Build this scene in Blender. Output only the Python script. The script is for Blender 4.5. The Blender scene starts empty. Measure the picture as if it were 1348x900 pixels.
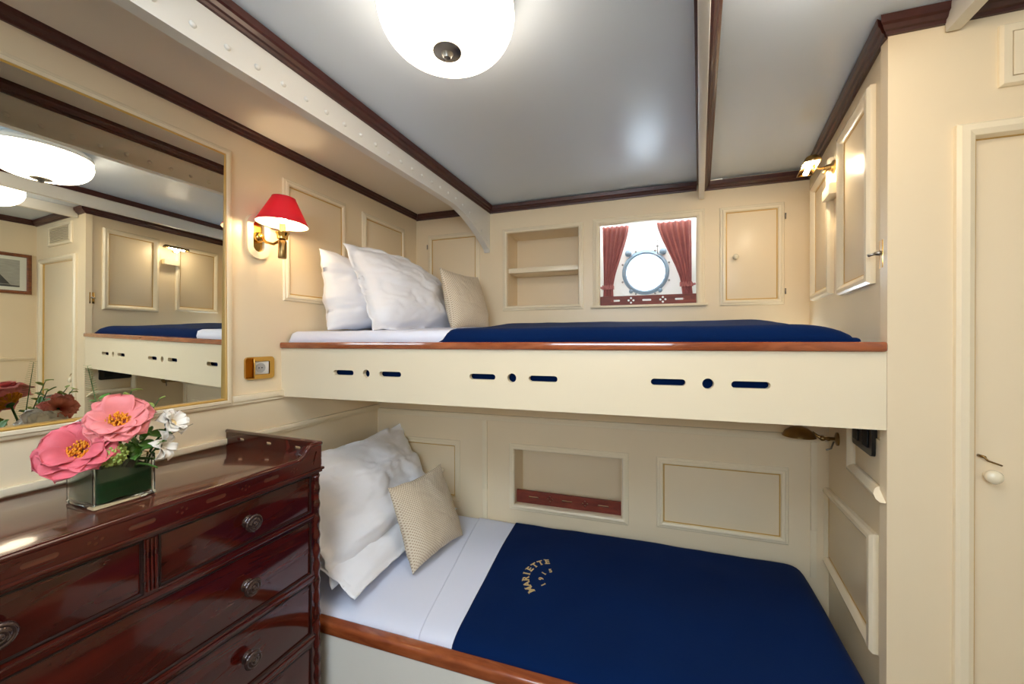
import bpy, bmesh, math, random
from mathutils import Vector, Matrix, noise
random.seed(7)
S = bpy.context.scene
COL = S.collection
PI = math.pi
# ------------------------------------------------------------------ materials
def lin(c):
    return tuple(((v/255)/12.92 if v/255 <= .04045 else ((v/255+.055)/1.055)**2.4) for v in c)
def newmat(name):
    m = bpy.data.materials.new(name); m.use_nodes = True
    return m, m.node_tree.nodes, m.node_tree.links, m.node_tree.nodes['Principled BSDF']
def mat(name, rgb, rough=.5, metal=0., spec=.5, coat=0., bump=0., bscale=60., var=0., vscale=6., sheen=0., emit=None, est=0., trans=0., ior=1.45, stretch=(1, 1, 1), coat_r=.05):
    m, N, L, b = newmat(name)
    c = lin(rgb)
    b.inputs['Base Color'].default_value = (*c, 1)
    b.inputs['Roughness'].default_value = rough
    b.inputs['Metallic'].default_value = metal
    b.inputs['Specular IOR Level'].default_value = spec
    b.inputs['Coat Weight'].default_value = coat
    b.inputs['Coat Roughness'].default_value = coat_r
    b.inputs['Sheen Weight'].default_value = sheen
    b.inputs['Transmission Weight'].default_value = trans
    b.inputs['IOR'].default_value = ior
    if emit:
        b.inputs['Emission Color'].default_value = (*lin(emit), 1); b.inputs['Emission Strength'].default_value = est
    if bump or var:
        tc = N.new('ShaderNodeTexCoord'); mp = N.new('ShaderNodeMapping'); mp.inputs['Scale'].default_value = stretch
        L.new(tc.outputs['Object'], mp.inputs[0])
        if bump:
            n = N.new('ShaderNodeTexNoise'); n.inputs['Scale'].default_value = bscale; n.inputs['Detail'].default_value = 4
            bp = N.new('ShaderNodeBump'); bp.inputs['Strength'].default_value = bump; bp.inputs['Distance'].default_value = .01
            L.new(mp.outputs[0], n.inputs[0]); L.new(n.outputs[0], bp.inputs['Height']); L.new(bp.outputs[0], b.inputs['Normal'])
        if var:
            n = N.new('ShaderNodeTexNoise'); n.inputs['Scale'].default_value = vscale; n.inputs['Detail'].default_value = 5
            r = N.new('ShaderNodeValToRGB')
            r.color_ramp.elements[0].position = .3; r.color_ramp.elements[1].position = .7
            r.color_ramp.elements[0].color = (*[v*(1-var) for v in c], 1); r.color_ramp.elements[1].color = (*[min(1, v*(1+var)) for v in c], 1)
            L.new(mp.outputs[0], n.inputs[0]); L.new(n.outputs[0], r.inputs[0]); L.new(r.outputs[0], b.inputs['Base Color'])
    return m
def wood(name, dark, light, rough=.12, scale=(1, 1, 14), coat=.6, nscale=5):
    m, N, L, b = newmat(name)
    tc = N.new('ShaderNodeTexCoord'); mp = N.new('ShaderNodeMapping'); mp.inputs['Scale'].default_value = scale
    n = N.new('ShaderNodeTexNoise'); n.inputs['Scale'].default_value = nscale; n.inputs['Detail'].default_value = 8; n.inputs['Distortion'].default_value = 1.2
    r = N.new('ShaderNodeValToRGB'); r.color_ramp.elements[0].position = .3; r.color_ramp.elements[1].position = .72
    r.color_ramp.elements[0].color = (*lin(dark), 1); r.color_ramp.elements[1].color = (*lin(light), 1)
    L.new(tc.outputs['Object'], mp.inputs[0]); L.new(mp.outputs[0], n.inputs[0]); L.new(n.outputs[0], r.inputs[0]); L.new(r.outputs[0], b.inputs['Base Color'])
    b.inputs['Roughness'].default_value = rough; b.inputs['Coat Weight'].default_value = coat; b.inputs['Coat Roughness'].default_value = .04
    return m
M = {}
M['cream'] = mat('cream_paint', (238, 219, 186), .32, bump=.02, bscale=14, var=.015, vscale=3)
M['frame'] = mat('cream_gloss_paint', (242, 227, 197), .26, bump=.015, bscale=20)
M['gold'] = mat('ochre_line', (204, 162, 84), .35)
M['white'] = mat('white_gloss_paint', (226, 224, 218), .28, bump=.02, bscale=10)
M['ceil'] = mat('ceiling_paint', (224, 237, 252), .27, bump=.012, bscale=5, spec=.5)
M['ceil2'] = mat('side_ceiling_paint', (236, 228, 216), .26, bump=.012, bscale=6)
M['crown'] = wood('crown_mahogany', (58, 23, 19), (76, 32, 25), .38, (3, 3, 3), .12)
M['rail'] = wood('varnished_teak', (132, 62, 32), (172, 92, 50), .14, (1.5, 8, 8), .8)
M['mahog'] = wood('dresser_mahogany', (50, 11, 8), (84, 23, 15), .09, (6, .8, 6), .22, 3)
M['mahogtop'] = wood('dresser_top_mahogany', (74, 32, 22), (104, 52, 36), .14, (14, 1.0, 10), .5, 4)
M['mahogdark'] = mat('dark_gap', (30, 9, 7), .35)
M['fiddle'] = wood('fiddle_mahogany', (104, 40, 28), (138, 58, 40), .5, (2, 8, 8), 0)
M['navy'] = mat('navy_wool', (6, 32, 76), .92, spec=.06, sheen=.03, bump=.12, bscale=220, var=.10, vscale=3)
M['sheet'] = mat('white_cotton', (226, 230, 246), .85, spec=.15, bump=.12, bscale=28)
M['pillow'] = mat('pillow_cotton', (240, 240, 244), .85, spec=.15, bump=.10, bscale=24)
M['brass'] = mat('polished_brass', (214, 170, 92), .16, 1)
M['brassold'] = mat('aged_brass', (150, 122, 78), .3, 1)
M['steel'] = mat('brushed_steel', (150, 146, 140), .3, 1)
M['porthole'] = mat('porthole_metal', (132, 150, 164), .4, .2)
M['black'] = mat('black_plastic', (14, 14, 16), .3)
M['plastic'] = mat('white_plastic', (236, 234, 228), .35)
M['knobglass'] = mat('dark_turned_knob', (60, 40, 38), .05, .4, coat=1)
M['porcelain'] = mat('cream_porcelain', (238, 226, 198), .15, coat=.5)
M['curtain'] = mat('dusty_red_cotton', (192, 128, 126), .85, spec=.1, bump=.2, bscale=200, var=.06, vscale=30)
M['gold_thread'] = mat('gold_thread', (206, 178, 122), .5, bump=.4, bscale=300)
M['mat_board'] = mat('picture_mount', (226, 228, 214), .6)
M['print'] = mat('grey_print', (168, 168, 158), .5, var=.12, vscale=20, stretch=(1, 1, 6))
M['sail'] = mat('grey_sail', (104, 104, 98), .5)
M['seaprint'] = mat('dark_sea', (76, 76, 72), .5)
M['walnut'] = wood('walnut_frame', (92, 46, 22), (150, 84, 42), .3, (4, 4, 20), .3)
M['floor'] = mat('floor_carpet', (104, 92, 76), .95, bump=.3, bscale=300, var=.05, vscale=80)
M['slot_dark'] = mat('vent_dark', (26, 24, 22), .8)
M['candle'] = mat('candle_tube', (240, 214, 150), .5)
M['stem'] = mat('stem_green', (58, 96, 40), .5, var=.2)
M['leaf'] = mat('leaf_green', (88, 138, 56), .4, var=.25, vscale=20)
M['leafdark'] = mat('dark_leaf', (26, 62, 30), .45, var=.3, vscale=15)
M['lime'] = mat('lime_floret', (158, 176, 88), .6, var=.2, vscale=60)
M['pet_pink'] = mat('petal_pink', (238, 138, 138), .55, var=.12, vscale=18, sheen=.2)
M['pet_deep'] = mat('petal_deep_pink', (222, 102, 114), .55, var=.15, vscale=18, sheen=.2)
M['pet_coral'] = mat('petal_coral', (236, 142, 122), .55, var=.12, vscale=18)
M['pet_white'] = mat('petal_white', (238, 232, 222), .55, var=.04, vscale=18)
M['stamen'] = mat('stamen_orange', (228, 148, 30), .6, var=.25, vscale=90)
M['stamen_pale'] = mat('stamen_pale', (232, 206, 150), .6, var=.2, vscale=90)
def m_mirror():
    m, N, L, b = newmat('mirror_silver'); b.inputs['Base Color'].default_value = (.86, .88, .83, 1)
    b.inputs['Metallic'].default_value = 1; b.inputs['Roughness'].default_value = .0
    return m
M['mirror'] = m_mirror()
def m_glass():
    m, N, L, b = newmat('vase_glass'); b.inputs['Base Color'].default_value = (.9, .97, .93, 1)
    b.inputs['Transmission Weight'].default_value = 1; b.inputs['Roughness'].default_value = .01; b.inputs['IOR'].default_value = 1.45
    return m
M['glass'] = m_glass()
M['pane'] = mat('porthole_glass', (255, 255, 255), .02, trans=1, ior=1.05)
M['globe'] = mat('opal_glass_lit', (250, 246, 238), .3, emit=(255, 234, 206), est=8.5)
M['bulb'] = mat('lit_bulb', (255, 240, 200), .3, emit=(255, 214, 150), est=60)
M['halogen'] = mat('lit_halogen', (255, 240, 220), .3, emit=(255, 226, 180), est=90)
def m_shade():
    m, N, L, b = newmat('red_shade')
    g = N.new('ShaderNodeNewGeometry'); mx = N.new('ShaderNodeMix'); mx.data_type = 'RGBA'
    mx.inputs[6].default_value = (*lin((176, 16, 42)), 1); mx.inputs[7].default_value = (*lin((248, 236, 214)), 1)
    L.new(g.outputs['Backfacing'], mx.inputs[0]); L.new(mx.outputs[2], b.inputs['Base Color'])
    b.inputs['Roughness'].default_value = .6
    tr = N.new('ShaderNodeBsdfTranslucent'); tr.inputs[0].default_value = (*lin((255, 40, 50)), 1)
    ms = N.new('ShaderNodeMixShader'); ms.inputs[0].default_value = .03
    L.new(b.outputs[0], ms.inputs[1]); L.new(tr.outputs[0], ms.inputs[2]); L.new(ms.outputs[0], N['Material Output'].inputs[0])
    return m
M['shade'] = m_shade()
def m_cushion():
    m, N, L, b = newmat('beige_spotted_weave')
    uv = N.new('ShaderNodeUVMap'); mp = N.new('ShaderNodeMapping'); mp.inputs['Scale'].default_value = (42, 42, 1); mp.inputs['Rotation'].default_value = (0, 0, PI/4)
    vo = N.new('ShaderNodeTexVoronoi'); vo.inputs['Randomness'].default_value = 0; vo.inputs['Scale'].default_value = 1
    r = N.new('ShaderNodeValToRGB'); r.color_ramp.elements[0].position = .24; r.color_ramp.elements[1].position = .33
    r.color_ramp.elements[0].color = (*lin((176, 154, 130)), 1); r.color_ramp.elements[1].color = (*lin((222, 208, 184)), 1)
    L.new(uv.outputs[0], mp.inputs[0]); L.new(mp.outputs[0], vo.inputs['Vector']); L.new(vo.outputs['Distance'], r.inputs[0]); L.new(r.outputs[0], b.inputs['Base Color'])
    bp = N.new('ShaderNodeBump'); bp.inputs['Strength'].default_value = .4; bp.inputs['Distance'].default_value = .004
    L.new(vo.outputs['Distance'], bp.inputs['Height']); L.new(bp.outputs[0], b.inputs['Normal']); b.inputs['Roughness'].default_value = .85
    return m
M['cushion'] = m_cushion()

# ------------------------------------------------------------------ object helpers
ALL = []
def tag(o, label=None, cat=None, group=None, kind=None):
    if label: o['label'] = label
    if cat: o['category'] = cat
    if group: o['group'] = group
    if kind: o['kind'] = kind
    return o
def link(name, me, m, parent=None, smooth=False, label=None):
    o = bpy.data.objects.new(name, me); COL.objects.link(o)
    me.name = name
    if m is not None:
        me.materials.clear()
        for mm in (m if isinstance(m, (list, tuple)) else [m]): me.materials.append(mm)
    if smooth is True:
        for p in me.polygons: p.use_smooth = True
    elif smooth:
        for p in me.polygons: p.use_smooth = True
        try: me.set_sharp_from_angle(angle=math.radians(smooth))
        except Exception: pass
    if parent: o.parent = parent
    if label: o['label'] = label
    ALL.append(o)
    return o
def thing(name, label, cat, group=None):
    o = bpy.data.objects.new(name, None); COL.objects.link(o); ALL.append(o)
    o.empty_display_size = .05
    return tag(o, label, cat, group)
class MB:
    def __init__(s): s.v = []; s.f = []; s.mi = []
    def add(s, vs, fs, mi=0):
        b = len(s.v); s.v += [Vector(v) for v in vs]
        s.f += [tuple(b+i for i in f) for f in fs]; s.mi += [mi]*len(fs)
        return s
    def hexa(s, p, mi=0):   # 8 points: bottom ring 0-3, top ring 4-7
        return s.add(p, [(0, 3, 2, 1), (4, 5, 6, 7), (0, 1, 5, 4), (1, 2, 6, 5), (2, 3, 7, 6), (3, 0, 4, 7)], mi)
    def box(s, fr, u0, u1, v0, v1, d0, d1, mi=0):
        P = fr
        return s.hexa([P(u0, v0, d0), P(u1, v0, d0), P(u1, v0, d1), P(u0, v0, d1), P(u0, v1, d0), P(u1, v1, d0), P(u1, v1, d1), P(u0, v1, d1)], mi)
    def wbox(s, x0, x1, y0, y1, z0, z1, mi=0):
        return s.box(lambda a, b, c: Vector((a, c, b)), x0, x1, z0, z1, y0, y1, mi)
    def tube(s, pts, r, n=12, cap=True, mi=0):
        pts = [Vector(p) for p in pts]; rs = r if isinstance(r, (list, tuple)) else [r]*len(pts)
        ring = []; up = None
        for i, p in enumerate(pts):
            t = (pts[min(i+1, len(pts)-1)]-pts[max(i-1, 0)]).normalized()
            if up is None:
                up = Vector((0, 0, 1)) if abs(t.z) < .9 else Vector((1, 0, 0))
            a = t.cross(up).normalized(); b = a.cross(t).normalized(); up = b
            ring.append([p+(a*math.cos(k*2*PI/n)+b*math.sin(k*2*PI/n))*rs[i] for k in range(n)])
        base = len(s.v); s.v += [q for rg in ring for q in rg]
        for i in range(len(pts)-1):
            for k in range(n):
                s.f.append((base+i*n+k, base+i*n+(k+1) % n, base+(i+1)*n+(k+1) % n, base+(i+1)*n+k)); s.mi.append(mi)
        if cap:
            s.f.append(tuple(base+k for k in range(n))[::-1]); s.mi.append(mi)
            s.f.append(tuple(base+(len(pts)-1)*n+k for k in range(n))); s.mi.append(mi)
        return s
    def lathe(s, o, axis, prof, n=32, mi=0, cap=True):   # prof: (distance along axis, radius)
        ax = Vector(axis).normalized(); o = Vector(o)
        e = ax.orthogonal().normalized(); e2 = ax.cross(e); b0 = len(s.v); m_ = len(prof)
        for h, r in prof:
            r = max(r, 1e-4)
            for k in range(n): s.v.append(o+ax*h+(e*math.cos(2*PI*k/n)+e2*math.sin(2*PI*k/n))*r)
        for i in range(m_-1):
            for k in range(n): s.f.append((b0+i*n+k, b0+i*n+(k+1) % n, b0+(i+1)*n+(k+1) % n, b0+(i+1)*n+k)); s.mi.append(mi)
        if cap:
            s.f.append(tuple(b0+k for k in range(n))[::-1]); s.mi.append(mi)
            s.f.append(tuple(b0+(m_-1)*n+k for k in range(n))); s.mi.append(mi)
        return s
    def ball(s, c, r, n=16, sc=(1, 1, 1), mi=0):
        c = Vector(c); k = n//2
        b = len(s.v)
        for i in range(k+1):
            th = PI*i/k
            for j in range(n):
                ph = 2*PI*j/n
                s.v.append(c+Vector((r*sc[0]*math.sin(th)*math.cos(ph), r*sc[1]*math.sin(th)*math.sin(ph), r*sc[2]*math.cos(th))))
        for i in range(k):
            for j in range(n):
                s.f.append((b+i*n+j, b+(i+1)*n+j, b+(i+1)*n+(j+1) % n, b+i*n+(j+1) % n)); s.mi.append(mi)
        return s
    def grid(s, fn, nu, nv, mi=0):
        b = len(s.v)
        for i in range(nu+1):
            for j in range(nv+1): s.v.append(Vector(fn(i/nu, j/nv)))
        for i in range(nu):
            for j in range(nv):
                a = b+i*(nv+1)+j; s.f.append((a, a+nv+1, a+nv+2, a+1)); s.mi.append(mi)
        return s
    def build(s, name, m, parent=None, smooth=False, bevel=0, label=None, segs=2, recalc=True):
        me = bpy.data.meshes.new(name); me.from_pydata([tuple(v) for v in s.v], [], s.f)
        me.polygons.foreach_set('material_index', s.mi)
        if recalc or bevel:
            bm = bmesh.new(); bm.from_mesh(me)
            bmesh.ops.remove_doubles(bm, verts=bm.verts, dist=1e-5)
            if recalc: bmesh.ops.recalc_face_normals(bm, faces=bm.faces)
            if bevel:
                ed = [e for e in bm.edges if len(e.link_faces) == 2 and e.calc_face_angle(0) > .6]
                bmesh.ops.bevel(bm, geom=ed, offset=bevel, segments=segs, profile=.6, affect='EDGES', clamp_overlap=True)
            bm.to_mesh(me); bm.free()
        me.update()
        return link(name, me, m, parent, smooth if smooth else (35 if bevel else False), label)
# frames of the walls: P(along, height, out) -> world
T4 = math.tan(math.radians(3.98)); NX = Vector((-math.sin(math.radians(3.98)), math.cos(math.radians(3.98)), 0))
def FL(a, z, d): return Vector((-1.5+d, a, z))                                     # left wall, a = y
def mkF(y0):
    def P(a, z, d): return Vector((a, y0+(a+1.5)*T4, z))-NX*d
    return P
FH = mkF(2.07)      # upper hull side
FHL = mkF(1.702)    # lower hull side
FB = mkF(1.122)     # front of the upper bunk and the cross wall
FBL = mkF(.914)     # front of the lower bunk
BX, BY, RD = .535, 1.264, .1234
RN = Vector((-1, RD, 0)).normalized()
def FR(a, z, d): return Vector((BX+RD*(a-BY), a, z))+RN*d                            # right wall, a = y
def FE(a, z, d): return Vector((1.441-d, a, z))                                    # inner end wall, a = y
# a plate with holes in a wall frame
def rect(u0, u1, v0, v1): return [(u0, v0), (u1, v0), (u1, v1), (u0, v1)]
def slot(cu, cv, w, h, n=8):
    r = h/2; pts = []
    for k in range(n+1): a = -PI/2+PI*k/n; pts.append((cu+w/2-r+r*math.cos(a), cv+r*math.sin(a)))
    for k in range(n+1): a = PI/2+PI*k/n; pts.append((cu-w/2+r+r*math.cos(a), cv+r*math.sin(a)))
    return pts
def disc(cu, cv, r, n=24): return [(cu+r*math.cos(2*PI*k/n), cv+r*math.sin(2*PI*k/n)) for k in range(n)]
def rrect(u0, u1, v0, v1, r, n=6):
    pts = []
    for cx, cy, a0 in ((u1-r, v0+r, -PI/2), (u1-r, v1-r, 0), (u0+r, v1-r, PI/2), (u0+r, v0+r, PI)):
        for k in range(n+1): a = a0+PI/2*k/n; pts.append((cx+r*math.cos(a), cy+r*math.sin(a)))
    return pts
def plate(name, fr, outer, holes, d0, d1, m, parent=None, smooth=40, label=None, bev=0):
    cu = bpy.data.curves.new('c', 'CURVE'); cu.dimensions = '2D'; cu.fill_mode = 'BOTH'; cu.extrude = .5
    for pts in [outer]+holes:
        sp = cu.splines.new('POLY'); sp.points.add(len(pts)-1); sp.use_cyclic_u = True
        for i, (x, y) in enumerate(pts): sp.points[i].co = (x, y, 0, 1)
    o = bpy.data.objects.new('c', cu); COL.objects.link(o)
    bpy.context.view_layer.update()
    me = bpy.data.meshes.new_from_object(o.evaluated_get(bpy.context.evaluated_depsgraph_get()))
    bpy.data.objects.remove(o); bpy.data.curves.remove(cu)
    bm = bmesh.new(); bm.from_mesh(me)
    bmesh.ops.remove_doubles(bm, verts=bm.verts, dist=1e-6)
    for v in bm.verts:
        t = v.co.z+.5
        v.co = fr(v.co.x, v.co.y, d0+(d1-d0)*t)
    bmesh.ops.recalc_face_normals(bm, faces=bm.faces)
    bm.to_mesh(me); bm.free()
    return link(name, me, m, parent, smooth, label)
def moulding(fr, u0, u1, v0, v1, prof, open_foot=False, skip=()):   # mitred frame; prof: list of (inset, height)
    mb = MB(); n = len(prof); vs = []
    for cu, cv, su, sv in ((u0, v0, 1, 1), (u1, v0, -1, 1), (u1, v1, -1, -1), (u0, v1, 1, -1)):
        for i, h in prof: vs.append(fr(cu+su*i, cv+(0 if open_foot and sv > 0 else sv*i), h))
    fs = []
    for k in range(1 if open_foot else 0, 4):
        if k in skip: continue
        for i in range(n-1):
            a = k*n+i; b = ((k+1) % 4)*n+i
            fs.append((a, b, b+1, a+1))
    for c in range(4):      # close the ends beside a missing side
        if skip and ((c in skip) != (((c-1) % 4) in skip)): fs.append(tuple(c*n+i for i in range(n)))
    mb.add(vs, fs); return mb
PROF = [(0, -.004), (0, .004), (.004, .008), (.010, .009), (.014, .013), (.021, .0145), (.026, .012), (.029, .004), (.029, -.004)]
PROFW = [(0, -.004), (0, .012), (.006, .019), (.016, .021), (.026, .016), (.032, .008), (.033, -.004)]
def struct(name, mb, m, label, smooth=False, bevel=0):
    o = mb if isinstance(mb, bpy.types.Object) else mb.build(name, m, smooth=smooth, bevel=bevel)
    return tag(o, label, 'trim' if name.startswith('trim') else name.split('_')[0], kind='structure')

# ------------------------------------------------------------------ room shell
CZ = 2.318
struct('floor', MB().wbox(-1.62, 1.56, -1.5, 2.6, -.04, 0), M['floor'], 'pale beige carpeted floor of the cabin')
XB = -.986
def XB2(y): return .064+(y-.9)*.0797     # second beam leans a little
# ceiling, with a hatch and a window well slot added to let in daylight
FC = lambda a, z, d: Vector((a, z, CZ+d))
ADDED_HATCH = (-.76, -.10, -.55, .10)
struct('ceiling', plate('ceiling', FC, [(XB-.01, -1.5), (1.56, -1.5), (1.56, 1.42), (.70, 1.42), (.70, 2.6), (XB-.01, 2.6)], [rect(*ADDED_HATCH), rect(-.44, .28, 2.17+.015, 2.50)], 0, .03, M['ceil']), None, 'glossy pale grey cabin ceiling between the beams')
struct('trim_1', plate('trim_1', FC, rect(-1.62, XB-.01, -1.5, 2.6), [], -.004, .03, M['ceil2']), None, 'warm white ceiling strip left of the riveted beam')
struct('wall_left', MB().box(FL, -1.5, 2.3, 0, 2.4, -.04, 0), M['cream'], 'cream painted left wall carrying the mirror and sconce')
NU = (-.873, -.442, 1.70, 2.145); WI = (-.328, .161, 1.69, 2.14); NL = (-.688, -.179, .683, .956)
struct('wall_back', plate('wall_back', FH, rect(-1.5, .70, 1.45, 2.34), [rect(*NU), rect(*WI)], -.012, 0, M['cream']), None, 'cream hull side wall above the upper bunk with shelf niche and window')
struct('wall_back_lower', plate('wall_back_lower', FHL, rect(-1.5, .62, 0, 1.262), [rect(*NL)], -.012, 0, M['cream']), None, 'cream hull side wall inside the lower berth')
struct('wall_right', MB().box(FR, BY+.02, 2.3, 0, 2.34, -.03, 0), M['cream'], 'cream wall at the right end of the bunks')
DO = (.702, 1.30, .06, 1.99)
struct('wall_cross', plate('wall_cross', FB, rect(BX+.0005, 1.46, 0, 2.34), [rect(*DO)], -.03, 0, M['cream']), None, 'cream wall right of the bunks with a narrow door')
struct('wall_end', MB().box(FE, -1.5, 1.36, 0, 2.34, -.04, 0), M['cream'], 'cream end wall seen in the mirror behind the framed picture')
FRR = lambda a, z, d: Vector((a, -1.44+d, z))
RW = (-.65, .65, 1.72, 2.12)  # opening added in the unseen wall to bring in more daylight
struct('wall_rear', plate('wall_rear', FRR, rect(-1.5, 1.46, 0, 2.34), [rect(*RW)], -.04, 0, M['cream']), None, 'cream wall behind the photographer')
w2 = moulding(FRR, RW[0]-.03, RW[1]+.03, RW[2]-.03, RW[3]+.03, PROF).build('added_window', M['frame'], smooth=30)
tag(w2, 'cream frame of the added open daylight window behind the photographer', 'window', kind='structure')
# coaming of the added daylight hatch
hb = MB()
x0, x1, y0, y1 = ADDED_HATCH
for a in ((x0-.02, x0, y0-.02, y1+.02), (x1, x1+.02, y0-.02, y1+.02), (x0, x1, y0-.02, y0), (x0, x1, y1, y1+.02)): hb.wbox(*a, CZ+.001, CZ+.12)
struct('trim_2', hb, M['white'], 'white coaming around the open ceiling hatch added for daylight')
# niches behind the hull wall
def niche(name, fr, r, depth, label, m):
    u0, u1, v0, v1 = r; b = MB()
    b.box(fr, u0-.012, u0, v0-.012, v1+.012, -depth, -.012); b.box(fr, u1, u1+.012, v0-.012, v1+.012, -depth, -.012)
    b.box(fr, u0, u1, v0-.012, v0, -depth, -.012); b.box(fr, u0, u1, v1, v1+.012, -depth, -.012)
    b.box(fr, u0-.012, u1+.012, v0-.012, v1+.012, -depth-.01, -depth)
    return b
t = thing('wall_shelf_niche', 'open cream shelf niche with one shelf, left of the curtained window', 'shelf')
niche('', FH, NU, .2, '', None).build('recess', M['cream'], t)
MB().box(FH, NU[0]+.001, NU[1]-.001, 1.905, 1.934, -.195, -.018).build('shelf', M['frame'], t, bevel=.002)
moulding(FH, -.903, -.420, 1.676, 2.168, PROF).build('frame', M['frame'], t, smooth=30)
t = thing('berth_niche', 'open cream niche with a slotted mahogany fiddle above the lower bed', 'shelf')
niche('', FHL, NL, .14, '', None).build('recess', M['cream'], t)
moulding(FHL, -.717, -.147, .655, .984, PROF).build('frame', M['frame'], t, smooth=30)
def fiddle_holes(us, uc, v, w, h, r, sp):
    H = [slot(u, v, w, h) for u in us]
    for u in uc:
        for du, dv in ((sp, 0), (-sp, 0), (0, sp), (0, -sp)): H.append(disc(u+du, v+dv, r, 12))
    return H
plate('fiddle_rail', FHL, rect(NL[0]+.002, NL[1]-.002, NL[2]+.001, .745), fiddle_holes((-.60, -.433, -.262), (-.517, -.347), .716, .052, .009, .0045, .011), -.034, -.022, M['fiddle'], t)
# ------------------------------------------------------------------ window
w = thing('window_1', 'square window recess with a round porthole and two dusty red curtains', 'window'); w['kind'] = 'structure'
rb = MB(); RD_ = .25
rb.box(FH, -.43, -.42, 1.60, 2.62, -RD_, -.0125); rb.box(FH, .26, .27, 1.60, 2.62, -RD_, -.0125); rb.box(FH, -.42, .26, 1.60, 1.676, -RD_, -.0125)
rb.box(FH, -.43, .27, 2.60, 2.62, -RD_, -.060)  # added light well: this cover leaves an unseen slit open to the sky
rb.build('recess', M['white'], w)
plate('recess_back', FH, rect(-.43, .27, 1.60, 2.62), [disc(-.083, 1.905, .107, 48)], -RD_-.03, -RD_, M['white'], w)
moulding(FH, -.368, .199, 1.689, 2.176, [(0, -.004), (0, .004), (.004, .008), (.012, .009), (.017, .014), (.028, .0155), (.037, .011), (.04, .002), (.04, -.004)], True).build('frame', M['frame'], w, smooth=30)
MB().box(FH, -.380, .212, 1.676, 1.690, -.01, .022).build('sill', M['frame'], w, bevel=.004)
plate('fiddle_rail', FH, rect(WI[0]+.001, WI[1]-.001, 1.690, 1.741), fiddle_holes((-.245, -.083, .080), (-.164, -.002), 1.716, .046, .011, .0058, .0125), -.010, .001, M['fiddle'], w)
# porthole
pt = thing('porthole', 'round metal porthole with bolted ring in the window recess behind the curtains', 'porthole')
PC = FH(-.083, 1.905, -RD_); on = -NX
MB().lathe(PC, on, [(-.028, .108), (-.028, .128), (0, .132), (.006, .134), (.014, .128), (.018, .118), (.014, .110), (0, .106), (-.028, .106)], 48, cap=False).build('ring', M['porthole'], pt, smooth=40)
plate('flange', FH, rrect(-.083-.15, -.083+.15, 1.905-.135, 1.905+.155, .05), [disc(-.083, 1.905, .125, 40)], -RD_+.0005, -RD_+.006, M['white'], pt)
MB().lathe(PC+on*(-.02), on, [(0, .1055), (.008, .1055)], 40).build('glass', M['pane'], pt, smooth=30)
for k in range(8):
    a = 2*PI*(k+.5)/8; u, v = -.083+.142*math.cos(a), 1.905+.138*math.sin(a)
    MB().lathe(FH(u, v, -RD_+.006), on, [(0, .006), (.003, .006), (.005, .003)], 12).build('bolt', M['steel'], pt, smooth=40)
for s in (-1, 1):
    MB().lathe(FH(-.083+s*.098, 1.905+.118, -RD_+.006), on, [(0, .019), (.012, .019), (.02, .012), (.024, .004)], 20).build('hinge_boss', M['porthole'], pt, smooth=40)
    MB().lathe(FH(-.083+s*.082, 1.905-.112, -RD_+.006), on, [(0, .012), (.018, .012), (.022, .005)], 16).build('dog', M['porthole'], pt, smooth=40)
# hook hanging in the recess
hk = MB(); 
ux, uz, ud = -.022, 2.03, -.13
hk.tube([FH(ux, uz, ud), FH(ux, uz-.045, ud)], .0025, 8); hk.tube([FH(ux-.022, uz-.046, ud), FH(ux+.022, uz-.046, ud)], .0028, 8)
hk.ball(FH(ux, uz+.002, ud), .0065, 10)
hko = thing('hanging_hook', 'small dark T shaped hook on a chain above the porthole', 'hook'); hk.build('hook', M['steel'], hko, smooth=True)
ch = MB()
for k in range(9):
    c = FH(ux, uz+.013+k*.0125, ud); tp = [c+Vector((math.cos(a)*.0035*(k % 2), math.cos(a)*.0035*((k+1) % 2), math.sin(a)*.0075)) for a in [2*PI*j/10 for j in range(11)]]
    ch.tube(tp, .0011, 6, False)
ch.build('chain', M['steel'], hko, smooth=True)
# curtains
def curtain(label, tl, tr, ml, mr, bl, br, zt, zm, zb, d, tieside):
    o = thing('curtain', label, 'curtain', 'pair of curtains at the window')
    def edge(v):
        z = zt+(zb-zt)*v; q = (zt-zm)/(zt-zb)
        if v < q:
            k = (v/q); k2 = k*k*(3-2*k)*.55+k*.45
            return tl+(ml-tl)*k2, tr+(mr-tr)*k2, z
        k = (v-q)/(1-q); return ml+(bl-ml)*k, mr+(br-mr)*k, z
    for side in (0,):
        def fn(u, v):
            a, b, z = edge(v); w_ = b-a
            nf = 6; dep = .010*min(1, .14/max(w_, .05))
            ph = u*nf*2*PI+.6*math.sin(3*v+u*5)
            return FH(a+w_*u+.002*math.sin(ph*2), z+.0015*math.sin(ph), d+dep*math.sin(ph)+.003*noise.noise(Vector((u*9, v*5, 2))))
        mb = MB().grid(fn, 90, 40)
        me = mb.build('cloth', M['curtain'], o, smooth=True, recalc=False)
        so = me.modifiers.new('s', 'SOLIDIFY'); so.thickness = .0015
    # tie band
    tb = MB(); a, b, z = edge((zt-zm)/(zt-zb))
    pts = [(a+(b-a)*k/8, math.sin(PI*k/8)) for k in range(9)]
    def fb(u, v):
        k = u; aa = a-.008+(b-a+.016)*k
        return FH(aa, zm+(v-.5)*.022+.004*math.sin(k*30)*(.3+v), d+.012+.008*math.sin(PI*k)+.002*math.sin(k*40))
    tb.grid(fb, 40, 6)
    so = tb.build('tieback', M['curtain'], o, smooth=True, recalc=False); q = so.modifiers.new('s', 'SOLIDIFY'); q.thickness = .002
    MB().tube([FH(a+(b-a)*(1-tieside)+(-.004 if tieside else .004), zm, d), FH(tieside and a-.02 or b+.02, zm+.004, d-.005)], .006, 8).build('tie_end', M['curtain'], o, smooth=True)
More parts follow.
